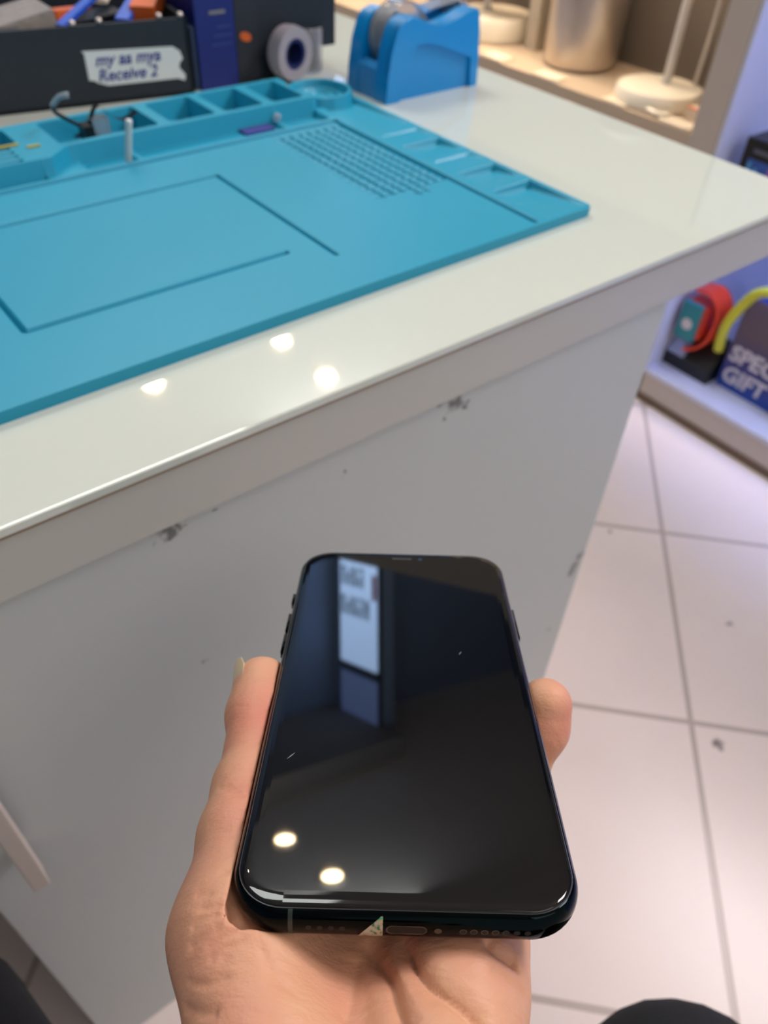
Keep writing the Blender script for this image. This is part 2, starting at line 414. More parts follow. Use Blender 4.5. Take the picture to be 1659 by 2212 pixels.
def on_mat(u, v, z=0.006):
    return Vector((MO.x - u * .001 * math.cos(TH) - v * .001 * math.sin(TH), MO.y - u * .001 * math.sin(TH) + v * .001 * math.cos(TH), TOPZ + z))

# small things on the mat
def arr(p): return [on_mat(*q) for q in p]
bm = bmesh.new(); tube(bm, smoothpath(arr([(203, 266, .006), (207.7, 267, .010), (219.5, 267.6, .018), (229, 263.7, .026), (231.2, 258.1, .032)])), 0.0013, 8); fc = obj('flex_cable', bm, M_black, None, smooth=True)
bm = bmesh.new(); tube(bm, smoothpath(arr([(231.2, 258.1, .032), (229.2, 250.4, .038), (226, 246, .040), (224, 245, .040)])), 0.0018, 8); obj('bare_end', bm, M_clear, fc, smooth=True)
tag(fc, 'thin black cable with a clear frayed end standing up out of the back tray', 'cable')
fb = empty('flex_board', on_mat(199, 262, .004)); tag(fb, 'crumpled dark flex ribbon with a small clear connector in the back tray', 'circuit part')
bm = bmesh.new()
rb = [(-0.020, 0.003, .004), (-0.012, 0.0, .009), (-0.003, 0.0, .022), (0.005, -.003, .015), (0.012, -.006, .013), (0.021, -.008, .017)]
rbs = smoothpath(rb, 5); L1 = [bm.verts.new((p.x, p.y - .003, p.z)) for p in rbs]; L2 = [bm.verts.new((p.x, p.y + .003, p.z)) for p in rbs]
for i in range(len(rbs) - 1): bm.faces.new((L1[i], L1[i + 1], L2[i + 1], L2[i]))
bmesh.ops.solidify(bm, geom=bm.faces[:], thickness=0.0007); obj('ribbon', bm, M_black, fb, smooth=True, auto=40)
bm = boxm(-0.009, 0.002, -0.005, 0.005, 0.002, 0.015); obj('connector', bm, M_clear, fb, bevel=0.001)
bm = boxm(-0.016, -0.0092, -0.006, 0.005, 0.002, 0.012); obj('chip', bm, M_black, fb, bevel=0.001)
sw = empty('cotton_swab', on_mat(204, 219, .0032)); tag(sw, 'short white stick standing upright in the strip in front of the trays', 'swab')
bm = bmesh.new(); tube(bm, [(0, 0, 0), (.0005, -.0108, .0265)], 0.0021, 10); obj('stick', bm, M_white_pl, sw, smooth=True, auto=40)
bm = bmesh.new(); tube(bm, [(.0005, -.0108, .0265), (.0005, -.0112, .0275), (.0006, -.0118, .029), (.0006, -.012, .0298)], [.0016, .0022, .0020, .0008], 10); obj('tip', bm, M_paper, sw, smooth=True)
pc = obj('purple_chip', boxm(-0.012, 0.012, -0.005, 0.005, 0, 0.0015), mat('purple_strip', (66, 60, 140), .4), None, bevel=0.0003)
pc.location = on_mat(102, 226, .0032); pc.rotation_euler.z = TH; tag(pc, 'small flat purple strip lying in the sunken strip of the mat', 'chip')
bm = bmesh.new(); bmesh.ops.create_icosphere(bm, subdivisions=3, radius=0.003); gb = obj('clear_bead', bm, M_clear, None, smooth=True); gb.location = on_mat(84, 227, .0088)
tag(gb, 'tiny clear blob on a divider of the mat', 'bead')
for k, (a, b, l) in enumerate(((271, 248, .010), (254.5, 240, .004))):
    yb = obj('yellow_screw_strip', boxm(-l, l, -0.0012, 0.0012, 0, 0.0008), mat('yellow_brass', (170, 160, 60), .4), None); yb.location = on_mat(a, b, .0162); yb.rotation_euler.z = TH
    tag(yb, ('long' if k == 0 else 'short') + ' yellow sliver lying on the ridge at the left end of the mat trays', 'strip')

# ------------------------------------------------------------------ tape dispenser
td = empty('tape_dispenser', (0.4195, 0.523, TOPZ), math.radians(1.5)); tag(td, 'glossy blue desktop tape dispenser standing behind the mat', 'tape dispenser')
prof = [(0, 0), (0.001, 0.018), (0.004, 0.036), (0.009, 0.050), (0.014, 0.0555), (0.022, 0.0575), (0.031, 0.0565), (0.041, 0.0525), (0.051, 0.0495), (0.061, 0.0500), (0.072, 0.0530), (0.083, 0.0560), (0.092, 0.0570), (0.0945, 0.054), (0.097, 0.040), (0.099, 0.022), (0.100, 0)]
arch = [(0.014, 0.0), (0.0165, 0.016), (0.0215, 0.030), (0.030, 0.0385), (0.040, 0.0390), (0.055, 0.0350), (0.072, 0.0290), (0.090, 0.0225), (0.092, 0.0)]
bm = bmesh.new()
prism(bm, prof[:], 'y', 0.003, 0.016)
prism(bm, prof[:9] + [(0.061, 0.0490), (0.075, 0.050), (0.085, 0.053), (0.092, 0.0545)] + prof[13:], 'y', 0.038, 0.051)
bmb = obj('body', bm, M_blue, td, smooth=True, auto=35, bevel=0.0022, seg=3)
bm = bmesh.new(); prism(bm, prof + [(0.092, 0)] + arch[::-1], 'y', 0.0, 0.0045); obj('raised_rim', bm, M_blue, td, smooth=True, auto=35, bevel=0.0012)
bm = bmesh.new(); prism(bm, [(0.001, 0), (0.0015, 0.022), (0.006, 0.026), (0.016, 0.018), (0.04, 0.012), (0.056, 0.026), (0.062, 0.042), (0.080, 0.046), (0.094, 0.05), (0.098, 0.022), (0.099, 0)], 'y', 0.014, 0.040); obj('core_block', bm, M_blue, td, smooth=True, auto=35)
R90 = Matrix.Rotation(math.radians(90), 4, 'X')
bm = bmesh.new(); lathe(bm, [(0.0125, -0.009), (0.0235, -0.009), (0.0240, 0), (0.0235, 0.009), (0.0125, 0.009), (0.0125, -0.009)], 48, Matrix.Translation((0.033, 0.027, 0.0400)) @ R90); obj('tape_roll', bm, M_clear, td, smooth=True, auto=40)
bm = bmesh.new(); lathe(bm, [(0, -0.010), (0.0115, -0.010), (0.0122, 0), (0.0115, 0.010), (0, 0.010)], 32, Matrix.Translation((0.033, 0.027, 0.0400)) @ R90); obj('hub', bm, M_tape_core, td, smooth=True, auto=40)
bm = boxm(0.0875, 0.0945, 0.016, 0.038, 0.046, 0.0590); obj('cutter', bm, M_steel, td, bevel=0.0006)
bm = bmesh.new(); prism(bm, [(0.040, 0.0628), (0.058, 0.0560), (0.080, 0.0585), (0.092, 0.0605), (0.092, 0.0608), (0.080, 0.0590), (0.058, 0.0566), (0.040, 0.0633)], 'y', 0.019, 0.036); obj('tape_tongue', bm, M_clear, td)

# ------------------------------------------------------------------ boxes behind the mat
bx = empty('black_tray_box', (0.3040, 0.6220, TOPZ), math.radians(-9.3 + 0)); tag(bx, 'open black tray box with a handwritten paper label, behind the mat', 'box')
bm = bmesh.new(); W_, D_, H_, t_ = 0.30, 0.12, 0.0525, 0.003
for a in ((-W_, 0, 0, t_, 0, H_), (-W_, 0, D_ - t_, D_, 0, H_), (-W_, -W_ + t_, 0, D_, 0, H_), (-t_, 0, 0, D_, 0, H_), (-W_, 0, 0, D_, 0, t_)): box(bm, *a)
obj('tray', bm, M_dark, bx)
FX = Matrix.Identity(4)
lab = [(-0.081, .0365), (-0.0135, .0345), (-0.0085, .0310), (-0.0068, .0255), (-0.0095, .0235), (-0.0105, .0200), (-0.0062, .0145), (-0.0070, .0105), (-0.0125, .0125), (-0.066, .0125), (-0.0735, .0150)]
zig = [(-0.0800 + (0.0012 if i % 2 else 0), .0150 + (.0365 - .0150) * i / 17) for i in range(1, 17)]
zig[0] = (-0.0755, .0165)
bm = bmesh.new(); prism(bm, lab + zig, 'y', -0.0005, -0.0001); lb = obj('paper_label', bm, M_paper, bx)
def ontray(x, z): return frame(Vector((x, -0.0007, z)), Vector((1, 0, 0)), Vector((0, 0, 1)), Vector((0, -1, 0)))
text('handwriting', 'my aa mya', 0.0115, M_ink, lb, ontray(-0.073, 0.0262), 0.0001, 0.25, 0.0002)
text('handwriting', 'Receive 2', 0.0115, M_ink, lb, ontray(-0.073, 0.0158), 0.0001, 0.25, 0.0002)
bxm = Matrix.Translation(bx.location) @ Matrix.Rotation(bx.rotation_euler.z, 4, 'Z')
def in_tray(name, p0, p1, wd, th, m, label, cat, group=None):
    a = bxm @ Vector(p0); b = bxm @ Vector(p1); d = b - a
    bm = boxm(0, d.length, -wd / 2, wd / 2, -th / 2, th / 2)
    o = obj(name, bm, m, None, bevel=min(th, wd) * 0.2); o.location = a
    o.rotation_euler = d.to_track_quat('X', 'Z').to_euler(); tag(o, label, cat, group); return o
in_tray('pry_tool', (-0.090, 0.012, 0.050), (-0.035, 0.070, 0.066), 0.007, 0.003, M_bright_blue, 'long bright blue pry tool slanting across the black tray', 'tool')
in_tray('pry_tool', (-0.045, 0.014, 0.050), (-0.020, 0.050, 0.060), 0.010, 0.004, M_bright_blue, 'short wide bright blue pry tool in the black tray', 'tool')
in_tray('tweezers', (-0.085, 0.035, 0.046), (-0.040, 0.045, 0.050), 0.022, 0.004, M_black, 'flat black piece lying under the blue tools in the tray', 'tool')
in_tray('screwdriver_handle', (-0.028, 0.018, 0.052), (0.0 - 0.006, 0.060, 0.058), 0.018, 0.012, M_orange, 'thick orange tool handle at the right end of the tray', 'tool')
in_tray('orange_clip', (-0.092, 0.030, 0.054), (-0.060, 0.062, 0.048), 0.012, 0.006, M_orange, 'angled orange clip left of the long blue pry tool', 'clip')
in_tray('parts_bag', (-0.138, 0.030, 0.046), (-0.094, 0.036, 0.054), 0.044, 0.014, mat('dusty_clear_bag', (150, 142, 134), .3, var=.25, scale=90, bump=1, bscale=120), 'dusty grey bag of small parts at the left end of the tray', 'bag')
in_tray('cream_lid', (-0.052, 0.050, 0.056), (-0.036, 0.080, 0.060), 0.012, 0.003, M_cream, 'pale cream sliver between the two blue tools in the tray', 'lid')
in_tray('white_part', (-0.155, 0.020, 0.048), (-0.118, 0.012, 0.052), 0.012, 0.004, M_clear, 'pale translucent piece at the near left of the tray', 'part')
for k, (x, y) in enumerate(((-0.083, 0.004), (-0.064, 0.005), (-0.020, 0.006), (-0.004, 0.005))):
    bm = bmesh.new(); lathe(bm, [(0, 0), (.0022, 0.0003), (.0026, .0016), (.0016, .0032), (0, .0036)], 14); sc = obj('screw', bm, M_steel, None, smooth=True); sc.location = bxm @ Vector((x, max(y, .0035) - .002, H_ ))
    tag(sc, ['small bright screw on the tray rim above the label, the left one', 'small bright screw on the tray rim above the label, the right one', 'small bright screw on the tray rim beside the orange handle', 'small bright screw at the right corner of the tray rim'][k], 'screw', 'small screws on the tray rim')

nb = empty('navy_box', (0.3125, 0.6255, TOPZ)); tag(nb, 'tall navy blue cardboard box standing right of the black tray', 'box')
obj('carton', boxm(0, 0.0335, 0, 0.05, 0, 0.085), M_navy, nb, bevel=0.0008)
obj('corner_trim', boxm(-0.0030, 0.0, 0.004, 0.03, 0, 0.044), mat('slate_card', (70, 88, 120), .5), nb, bevel=0.0004)
for k in range(3):
    obj('printed_line', boxm(0.012 + 0.003 * k, 0.030, -0.0003, 0, 0.030 + k * .006, 0.0315 + k * .006), mat('faded_print', (46, 62, 128), .5), nb)
obj('printed_line', boxm(0.012, 0.026, -0.0003, 0, 0.0515, 0.0540), M_clear, nb)
cs = empty('black_case', (0.3465, 0.6255, TOPZ)); tag(cs, 'tall dark case with a small orange oval mark, right of the navy box', 'box')
obj('shell', boxm(0, 0.020, 0, 0.06, 0, 0.10), mat('charcoal_case', (36, 40, 48), .45, var=.1), cs, bevel=0.001)
obj('front_panel', boxm(0.020, 0.0965, 0.001, 0.06, 0.018, 0.10), M_dark, cs, bevel=0.001)
obj('foot', boxm(0.020, 0.060, 0.002, 0.06, 0, 0.018), M_dark, cs, bevel=0.001)
bm = bmesh.new(); lathe(bm, [(0, 0), (0.0052, 0), (0.0052, 0.0004), (0, 0.0004)], 24, Matrix.Translation((0.0085, 0.0, 0.0335)) @ Matrix.Rotation(math.radians(20), 4, 'Y') @ Matrix.Diagonal((1, 1, .62, 1)) @ R90); obj('orange_mark', bm, M_orange, cs)
tr = empty('masking_tape_roll', (0.3885, 0.613, TOPZ + .0005), math.radians(12)); tag(tr, 'roll of pale translucent tape standing on edge in front of the dark case', 'tape roll')
MT = Matrix.Translation((0, 0, 0.0205)) @ Matrix.Rotation(math.radians(90), 4, 'X')
bm = bmesh.new(); lathe(bm, [(0.0115, -0.0065), (0.0195, -0.0065), (0.0202, 0), (0.0195, 0.0065), (0.0115, 0.0065), (0.0115, -0.0065)], 48, MT); obj('tape', bm, mat('pale_tape', (160, 156, 164), .3, var=.12, scale=60), tr, smooth=True, auto=40)
bm = bmesh.new(); lathe(bm, [(0.0088, -0.006), (0.0113, -0.006), (0.0113, 0.006), (0.0088, 0.006), (0.0088, -0.006)], 32, MT); obj('core', bm, M_tape_core, tr, smooth=True, auto=40)
cbag = empty('clear_bag', (0.4180, 0.630, TOPZ)); tag(cbag, 'small clear plastic jar of bits between the tape roll and the blue dispenser', 'jar')
bm = bmesh.new(); lathe(bm, [(0, 0), (0.0105, 0.0), (0.0118, 0.002), (0.0118, 0.032), (0.0105, 0.034), (0.0098, 0.030), (0.0098, 0.003), (0, 0.002)], 32); obj('jar_wall', bm, M_clear, cbag, smooth=True, auto=40)
bm = bmesh.new(); lathe(bm, [(0, 0.0025), (0.009, 0.003), (0.0092, 0.018), (0.004, 0.021), (0, 0.02)], 20); obj('contents', bm, mat('brown_bits', (120, 104, 88), .6, var=.5, scale=300), cbag, smooth=True)

# ------------------------------------------------------------------ blue-lit display unit on the right
XF = 1.02
du = empty('display_shelf', (XF, 0.573, 0)); tag(du, 'white display shelf unit with cool blue lighting, right of the counter', 'shelf unit')
YL = -1.30; XB = 1.37; UT = 0.82
obj('plinth', rel(boxm(XF, XB, YL, 0.568, 0.0, 0.050), du), M_wood_grey, du, bevel=0.0015)
obj('kick_edge', rel(boxm(XF - 0.0015, XF + .003, YL, 0.571, 0.0, 0.014), du), M_kick, du)
obj('bottom_board', rel(boxm(XF - .001, XB, YL, 0.5725, 0.050, 0.058), du), M_lilac, du, bevel=0.0008)
obj('back_panel', rel(boxm(XB, XB + 0.012, YL, 0.5725, 0.0, UT), du), M_lilac, du)
obj('side_panel', rel(boxm(XF, XB, 0.568, 0.5725, 0.058, UT), du), M_lilac, du)
obj('side_panel', rel(boxm(XF, XB, YL - 0.012, YL, 0.0, UT), du), M_lilac, du)
obj('middle_shelf', rel(boxm(XF + 0.004, XB, YL, 0.568, 0.330, 0.346), du), M_lilac, du, bevel=0.0008)
obj('top_board', rel(boxm(XF - .001, XB + .012, YL - .012, 0.5725, UT, UT + 0.02), du), M_wood_grey, du, bevel=0.001)
M_led = mat('cool_led', (150, 175, 255), .5, emit=(172, 188, 255), estr=38.0, var=0)
obj('strip_blocker', rel(boxm(XF, XF + .012, YL, 0.5725, UT - 0.11, UT), du), M_lilac, du)  # added unseen lip, keeps the strip from mirroring in the counter glass
obj('light_strip', rel(boxm(XF + 0.02, XF + 0.034, YL + .02, 0.55, UT - 0.004, UT - 0.0005), du), M_led, du)
obj('light_strip', rel(boxm(XF + 0.03, XF + 0.038, YL + .02, 0.55, 0.3265, 0.3295), du), M_led, du)
obj('strip_blocker', rel(boxm(XF + .004, XF + .014, YL, 0.568, 0.300, 0.330), du), M_lilac, du)

# ------------------------------------------------------------------ beige niche unit behind it
nu_ = empty('display_niche', (XF, 1.0, 0)); tag(nu_, 'grey-beige open display niche with warm light, beyond the end of the counter', 'shelf unit')
YE = 1.75; XN = 1.205
obj('corner_post', rel(boxm(XF, XF + 0.05, 0.5735, 0.6135, 0.0, UT), nu_), M_wood_grey, nu_, bevel=0.0008)
obj('side_panel', rel(boxm(XF + .05, XN, 0.5735, 0.600, 0.0, UT), nu_), M_niche_back, nu_)
obj('lower_front', rel(boxm(XF + .006, XN, 0.6135, YE, 0.0, 0.386), nu_), M_wood_grey, nu_)
obj('shelf_board', rel(boxm(XF, XN, 0.6135, YE, 0.386, 0.408), nu_), mat('warm_board', (196, 176, 152), .45), nu_, bevel=0.0008)
obj('back_panel', rel(boxm(XN, XN + 0.012, 0.5735, YE, 0.0, UT), nu_), M_niche_back, nu_)
obj('divider', rel(boxm(1.12, XN, 1.005, 1.030, 0.408, UT), nu_), mat('pale_beige_panel', (196, 186, 168), .5), nu_)
obj('top_board', rel(boxm(XF, XN + .012, 0.5735, YE, UT, UT + .02), nu_), M_wood_grey, nu_)
obj('side_panel', rel(boxm(XF, XN, YE, YE + .015, 0, UT), nu_), M_wood_grey, nu_)
M_warm = mat('warm_led', (255, 236, 212), .5, emit=(255, 232, 202), estr=95.0, var=0)
obj('strip_blocker', rel(boxm(XF, XF + .012, 0.6135, YE, UT - 0.11, UT), nu_), M_wood_grey, nu_)  # added unseen lip, blocks the warm strip's reflection on the counter
obj('light_strip', rel(boxm(XF + 0.02, XF + 0.036, 0.63, YE - .02, UT - 0.004, UT - 0.0005), nu_), M_warm, nu_)

# table lamp in the niche
tl = empty('desk_lamp', (1.090, 0.726, 0.408)); tag(tl, 'white desk lamp with a round cream base and thin stem in the niche', 'lamp')
bm = bmesh.new(); lathe(bm, [(0, 0), (0.060, 0), (0.063, 0.003), (0.063, 0.016), (0.059, 0.021), (0, 0.0225)], 56); obj('base', bm, M_cream, tl, smooth=True, auto=40)
bm = bmesh.new(); tube(bm, [(0.012, 0, 0.02), (0.012, 0.0, 0.30)], 0.0065, 16); obj('stem', bm, M_white_pl, tl, smooth=True, auto=40)
bm = bmesh.new(); tube(bm, smoothpath([(0.045, -0.026, 0.022), (0.043, -0.028, 0.14), (0.026, -0.012, 0.28), (0.012, 0, 0.295)]), 0.003, 8); obj('cord', bm, M_white_pl, tl, smooth=True)
bm = bmesh.new(); tube(bm, smoothpath([(0.012, 0, 0.30), (0.0, 0, 0.32), (-0.03, 0, 0.33)]), 0.0065, 12); obj('neck', bm, M_white_pl, tl, smooth=True)
bm = bmesh.new(); lathe(bm, [(0, 0.34), (0.03, 0.34), (0.055, 0.325), (0.053, 0.324), (0.028, 0.336), (0, 0.336)], 32, Matrix.Translation((-0.05, 0, 0))); obj('lamp_shade', bm, M_white_pl, tl, smooth=True, auto=40)
# steel bottle
sb = empty('steel_flask', (1.130, 0.915, 0.408)); tag(sb, 'large brushed steel cylinder standing on the niche board', 'flask')
bm = bmesh.new(); lathe(bm, [(0, 0), (0.048, 0), (0.056, 0.004), (0.059, 0.014), (0.061, 0.26), (0.052, 0.29), (0.0, 0.295)], 56); obj('cylinder', bm, M_steel, sb, smooth=True, auto=40)
bm = bmesh.new(); lathe(bm, [(0, 0.296), (0.040, 0.296), (0.040, 0.33), (0, 0.332)], 32); obj('lid', bm, M_black, sb, smooth=True, auto=40)
# round white speaker / lamp foot further back
rl = empty('round_lamp_base', (1.128, 1.115, 0.408)); tag(rl, 'low round white lamp foot left of the steel cylinder', 'lamp')
bm = bmesh.new(); lathe(bm, [(0, 0), (0.062, 0), (0.066, 0.004), (0.066, 0.030), (0.062, 0.036), (0, 0.038)], 56); obj('base', bm, M_cream, rl, smooth=True, auto=40)
bm = bmesh.new(); tube(bm, smoothpath([(-0.01, 0.01, 0.036), (-0.012, 0.012, 0.15), (-0.012, 0.012, 0.3)]), 0.006, 12); obj('stem', bm, M_white_pl, rl, smooth=True)
bm = bmesh.new(); lathe(bm, [(0.030, 0.105), (0.078, 0.100), (0.080, 0.104), (0.074, 0.128), (0.040, 0.135), (0.030, 0.105)], 48, Matrix.Translation((0.02, 0, 0))); obj('ring_shade', bm, M_white_pl, rl, smooth=True, auto=40)
# price tags on the niche board
def ptag(name, y0, y1, x1, label, m=M_tag, z=0.4085, h=.0022, x0=XF + .001):
    o = obj(name, boxm(0, x1 - x0, 0, y1 - y0, 0, h), m, None, bevel=0.0004); o.location = (x0, y0, z); tag(o, label, 'price tag', 'price tags along the niche board'); return o
ptag('price_tag', 0.985, 1.03, 1.052, 'cream price tag on the niche board nearest the blue dispenser')
ptag('price_tag', 0.865, 0.915, 1.052, 'cream price tag on the niche board just in front of the steel cylinder')
ptag('price_tag', 0.730, 0.775, 1.046, 'cream price tag on the niche board left of the round lamp base')
ptag('price_tag', 0.6205, 0.672, 1.050, 'cream price tag on the niche board next to the grey corner post')
rc = empty('leaflet_stack', (1.062, 0.617, 0.409)); tag(rc, 'small stack of cream cards with a red strip beside the lamp base', 'cards')
obj('cards', boxm(0, 0.020, 0, 0.040, 0, 0.014), M_tag, rc, bevel=0.0005)
obj('red_strip', boxm(-.0004, 0.006, 0.0, 0.040, 0.0142, 0.0152), mat('faded_red', (224, 120, 92), .5), rc)
cc_ = empty('cable_loop', (1.058, 0.672, 0.409)); bm = bmesh.new(); tube(bm, smoothpath([(-.02, -.005, .004), (-.028, .01, .004), (-.022, .03, .004), (0.0, .035, .004), (0.012, .02, .006)]), 0.004, 10); obj('cord', bm, M_cream, cc_, smooth=True)
tag(cc_, 'short cream cord bunched in front of the lamp base', 'cable')

# ------------------------------------------------------------------ goods on the blue-lit unit
gb_ = empty('gadget_box', (1.045, 0.545, 0.346)); tag(gb_, 'black gadget box with a glowing blue picture on the middle shelf', 'box')
obj('carton', boxm(0, 0.05, -0.09, 0.0, 0, 0.074), M_black, gb_, bevel=0.002)
mb = mat('blue_picture', (48, 90, 170), .4, var=.6, scale=120); pf = obj('picture', boxm(-0.0006, 0, -0.085, -0.010, 0.008, 0.050), mb, gb_)
for k in range(6):
    obj('streak', boxm(-0.0010, -0.0007, -0.016 - k * .010, -0.012 - k * .010, 0.010 + (k % 2) * .005, 0.046 - (k % 3) * .005), mat('cyan_print', (90, 170, 210) if k != 3 else (170, 100, 190), .4), pf)
obj('brand_strip', boxm(-0.0007, 0, -0.06, -0.014, 0.058, 0.063), mat('grey_print', (96, 96, 112), .5), gb_)

gx = empty('gift_box', (1.080, 0.4765, 0.058)); tag(gx, 'brown and blue gift box lettered SPECIAL GIFT on the bottom shelf', 'gift box')
def gift_mat():
    m = mat('gift_print', (96, 80, 92), .45, var=.02); nt = m.node_tree; b = nt.nodes['Principled BSDF']
    tc = nt.nodes.new('ShaderNodeTexCoord'); sx = nt.nodes.new('ShaderNodeSeparateXYZ'); nt.links.new(tc.outputs['Object'], sx.inputs[0])
    r = nt.nodes.new('ShaderNodeValToRGB'); mp = nt.nodes.new('ShaderNodeMapRange'); mp.inputs['From Max'].default_value = 0.16
    nt.links.new(sx.outputs['Z'], mp.inputs['Value']); nt.links.new(mp.outputs['Result'], r.inputs['Fac'])
    e = r.color_ramp.elements; e[0].color = lin((34, 74, 170)); e[1].color = lin((104, 88, 96)); e[0].position = 0.05; e[1].position = 0.62
    k = r.color_ramp.elements.new(0.32); k.color = lin((70, 66, 122)); nt.links.new(r.outputs['Color'], b.inputs['Base Color']); return m
obj('carton', boxm(0, 0.09, -0.17, 0.0, 0, 0.152), gift_mat(), gx, bevel=0.0015)
obj('blue_lid', boxm(0.004, 0.088, -0.168, -0.004, 0.152, 0.160), M_bright_blue, gx, bevel=0.001)
def onbox(y, z): return frame(Vector((-0.0008, y, z)), Vector((0, -1, 0)), Vector((0, 0, 1)), Vector((-1, 0, 0)))
text('lettering', 'SPECIAL', 0.036, M_chalk, gx, onbox(-0.004, 0.050), 0.0004, 0.1, 0.0011)
text('lettering', 'GIFT', 0.036, M_chalk, gx, onbox(-0.004, 0.0135), 0.0004, 0.1, 0.0011)

wb = empty('watch_gift', (1.060, 0.535, 0.058)); tag(wb, 'red-strapped watch on a black stand with a silver plate, left of the gift box', 'watch')
bm = bmesh.new(); prism(bm, [(0, 0), (0.050, 0), (0.050, 0.060), (0.030, 0.059), (0, 0.022)], 'y', -0.052, 0.034); obj('stand', bm, M_black, wb, smooth=True, auto=30, bevel=0.003)
bm = bmesh.new(); prism(bm, [(-0.001, 0.0235), (0.022, 0.0520), (0.021, 0.0535), (-0.002, 0.0250)], 'y', -0.002, 0.030); so = obj('silver_plate', bm, mat('silver_plate', (176, 186, 214), .25, metal=.6), wb)
bm = bmesh.new()
def band(bm, path, x0, x1, th):
    P = smoothpath([(0, a, b) for a, b in path], 6)
    rows = []
    for i, p in enumerate(P):
        t = (P[min(i + 1, len(P) - 1)] - P[max(i - 1, 0)]).normalized(); n = Vector((0, -t.z, t.y)) * th
        rows.append([bm.verts.new((x0, p.y, p.z)), bm.verts.new((x1, p.y, p.z)), bm.verts.new((x1, p.y + n.y, p.z + n.z)), bm.verts.new((x0, p.y + n.y, p.z + n.z))])
    for A, B in zip(rows[:-1], rows[1:]):
        for k in range(4): bm.faces.new((A[k], A[(k + 1) % 4], B[(k + 1) % 4], B[k]))
    bm.faces.new(rows[0][::-1]); bm.faces.new(rows[-1])
band(bm, [(0.004, 0.040), (-0.008, 0.046), (-0.022, 0.060), (-0.030, 0.085), (-0.028, 0.118), (-0.010, 0.136), (0.014, 0.134)], -0.003, 0.036, 0.004)
obj('red_strap', bm, M_red, wb, smooth=True, auto=40)
bm = boxm(-0.004, 0.030, -0.016, 0.020, 0.064, 0.118); obj('case_back', bm, M_red, wb, bevel=0.006, seg=3, smooth=True, auto=40)
bm = boxm(-0.012, -0.004, -0.010, 0.022, 0.060, 0.120); fc_ = obj('teal_face', bm, M_teal, wb, bevel=0.004, seg=3, smooth=True, auto=40)
bm = bmesh.new(); lathe(bm, [(0, 0), (0.009, 0), (0.009, 0.0006), (0, 0.0006)], 24, Matrix.Translation((-0.0122, 0.006, 0.086)) @ Matrix.Rotation(math.radians(-90), 4, 'Y')); obj('white_dial', bm, M_chalk, fc_)
yh = empty('ribbon_handle', (1.058, 0.478, 0.150)); bm = bmesh.new()
tube(bm, smoothpath([(0.014, 0.011, -0.033), (0.006, 0.010, -0.005), (0.0, 0.006, 0.020), (0.0, -0.004, 0.052), (0.0, -0.022, 0.082), (0.004, -0.060, 0.094), (0.01, -0.10, 0.08), (0.012, -0.118, 0.04), (0.012, -0.12, -0.0915)], 8), 0.0075, 14)
obj('tube', bm, M_yellow, yh, smooth=True, auto=60); tag(yh, 'shiny yellow-green tube handle arching in front of the gift box', 'handle')

# ------------------------------------------------------------------ phone (millimetres in its own frame)
PM = Matrix(((0.776113, 0.603659, 0.18233), (-0.629987, 0.729571, 0.266164), (0.02765, -0.321439, 0.946527)))
PM = PM.to_4x4(); PM.translation = (0.085077, 0.087835, CH - 0.188177)
ph = empty('smartphone'); ph.matrix_world = PM
tag(ph, 'black glass smartphone with a dark screen held in the hand', 'phone')
PW, PL, PR = 71.4, 147.0, 11.5
def rr(w_, l_, r, n=12):
    P = []
    for cx, cy, a0 in ((w_ / 2 - r, l_ / 2 - r, 0), (-w_ / 2 + r, l_ / 2 - r, 90), (-w_ / 2 + r, -l_ / 2 + r, 180), (w_ / 2 - r, -l_ / 2 + r, 270)):
        for k in range(n + 1):
            a = math.radians(a0 + 90 * k / n); P.append((cx + r * math.cos(a), cy + r * math.sin(a)))
    return P
def loft(rings, cap0=True, cap1=True, n=12):
    """rings: (inset, z) from the outer outline of the phone, in mm"""
    bm = bmesh.new(); R_ = []
    for ins, z in rings:
        R_.append([bm.verts.new((x * .001, y * .001, z * .001)) for x, y in rr(PW - 2 * ins, PL - 2 * ins, max(PR - ins, .5), n)])
    for A, B in zip(R_[:-1], R_[1:]):
        for k in range(len(A)): bm.faces.new((A[k], A[(k + 1) % len(A)], B[(k + 1) % len(A)], B[k]))
    if cap0: bm.faces.new(R_[0][::-1])
    if cap1: bm.faces.new(R_[-1])
    return bm
fr = [(1.9, -3.5)] + [(4.05 * .62 * (1 - math.cos(math.radians(a))), 3.5 * math.sin(math.radians(a)) / math.sin(math.radians(62))) for a in range(-62, 63, 6)] + [(1.9, 3.5)]
fo = obj('metal_frame', loft(fr), M_frame, ph, smooth=True, auto=50)
obj('back_glass', loft([(2.0, -3.4), (1.75, -3.6), (2.0, -3.9), (2.8, -4.03), (4.2, -4.05), (5, -4.05)]), M_phone_glass, ph, smooth=True, auto=50)
obj('front_glass', loft([(1.9, 3.3), (1.55, 3.55), (1.55, 3.8), (1.75, 4.05), (2.2, 4.22), (2.9, 4.33), (3.8, 4.385), (4.8, 4.40), (6.0, 4.40)]), M_phone_glass, ph, smooth=True, auto=50)
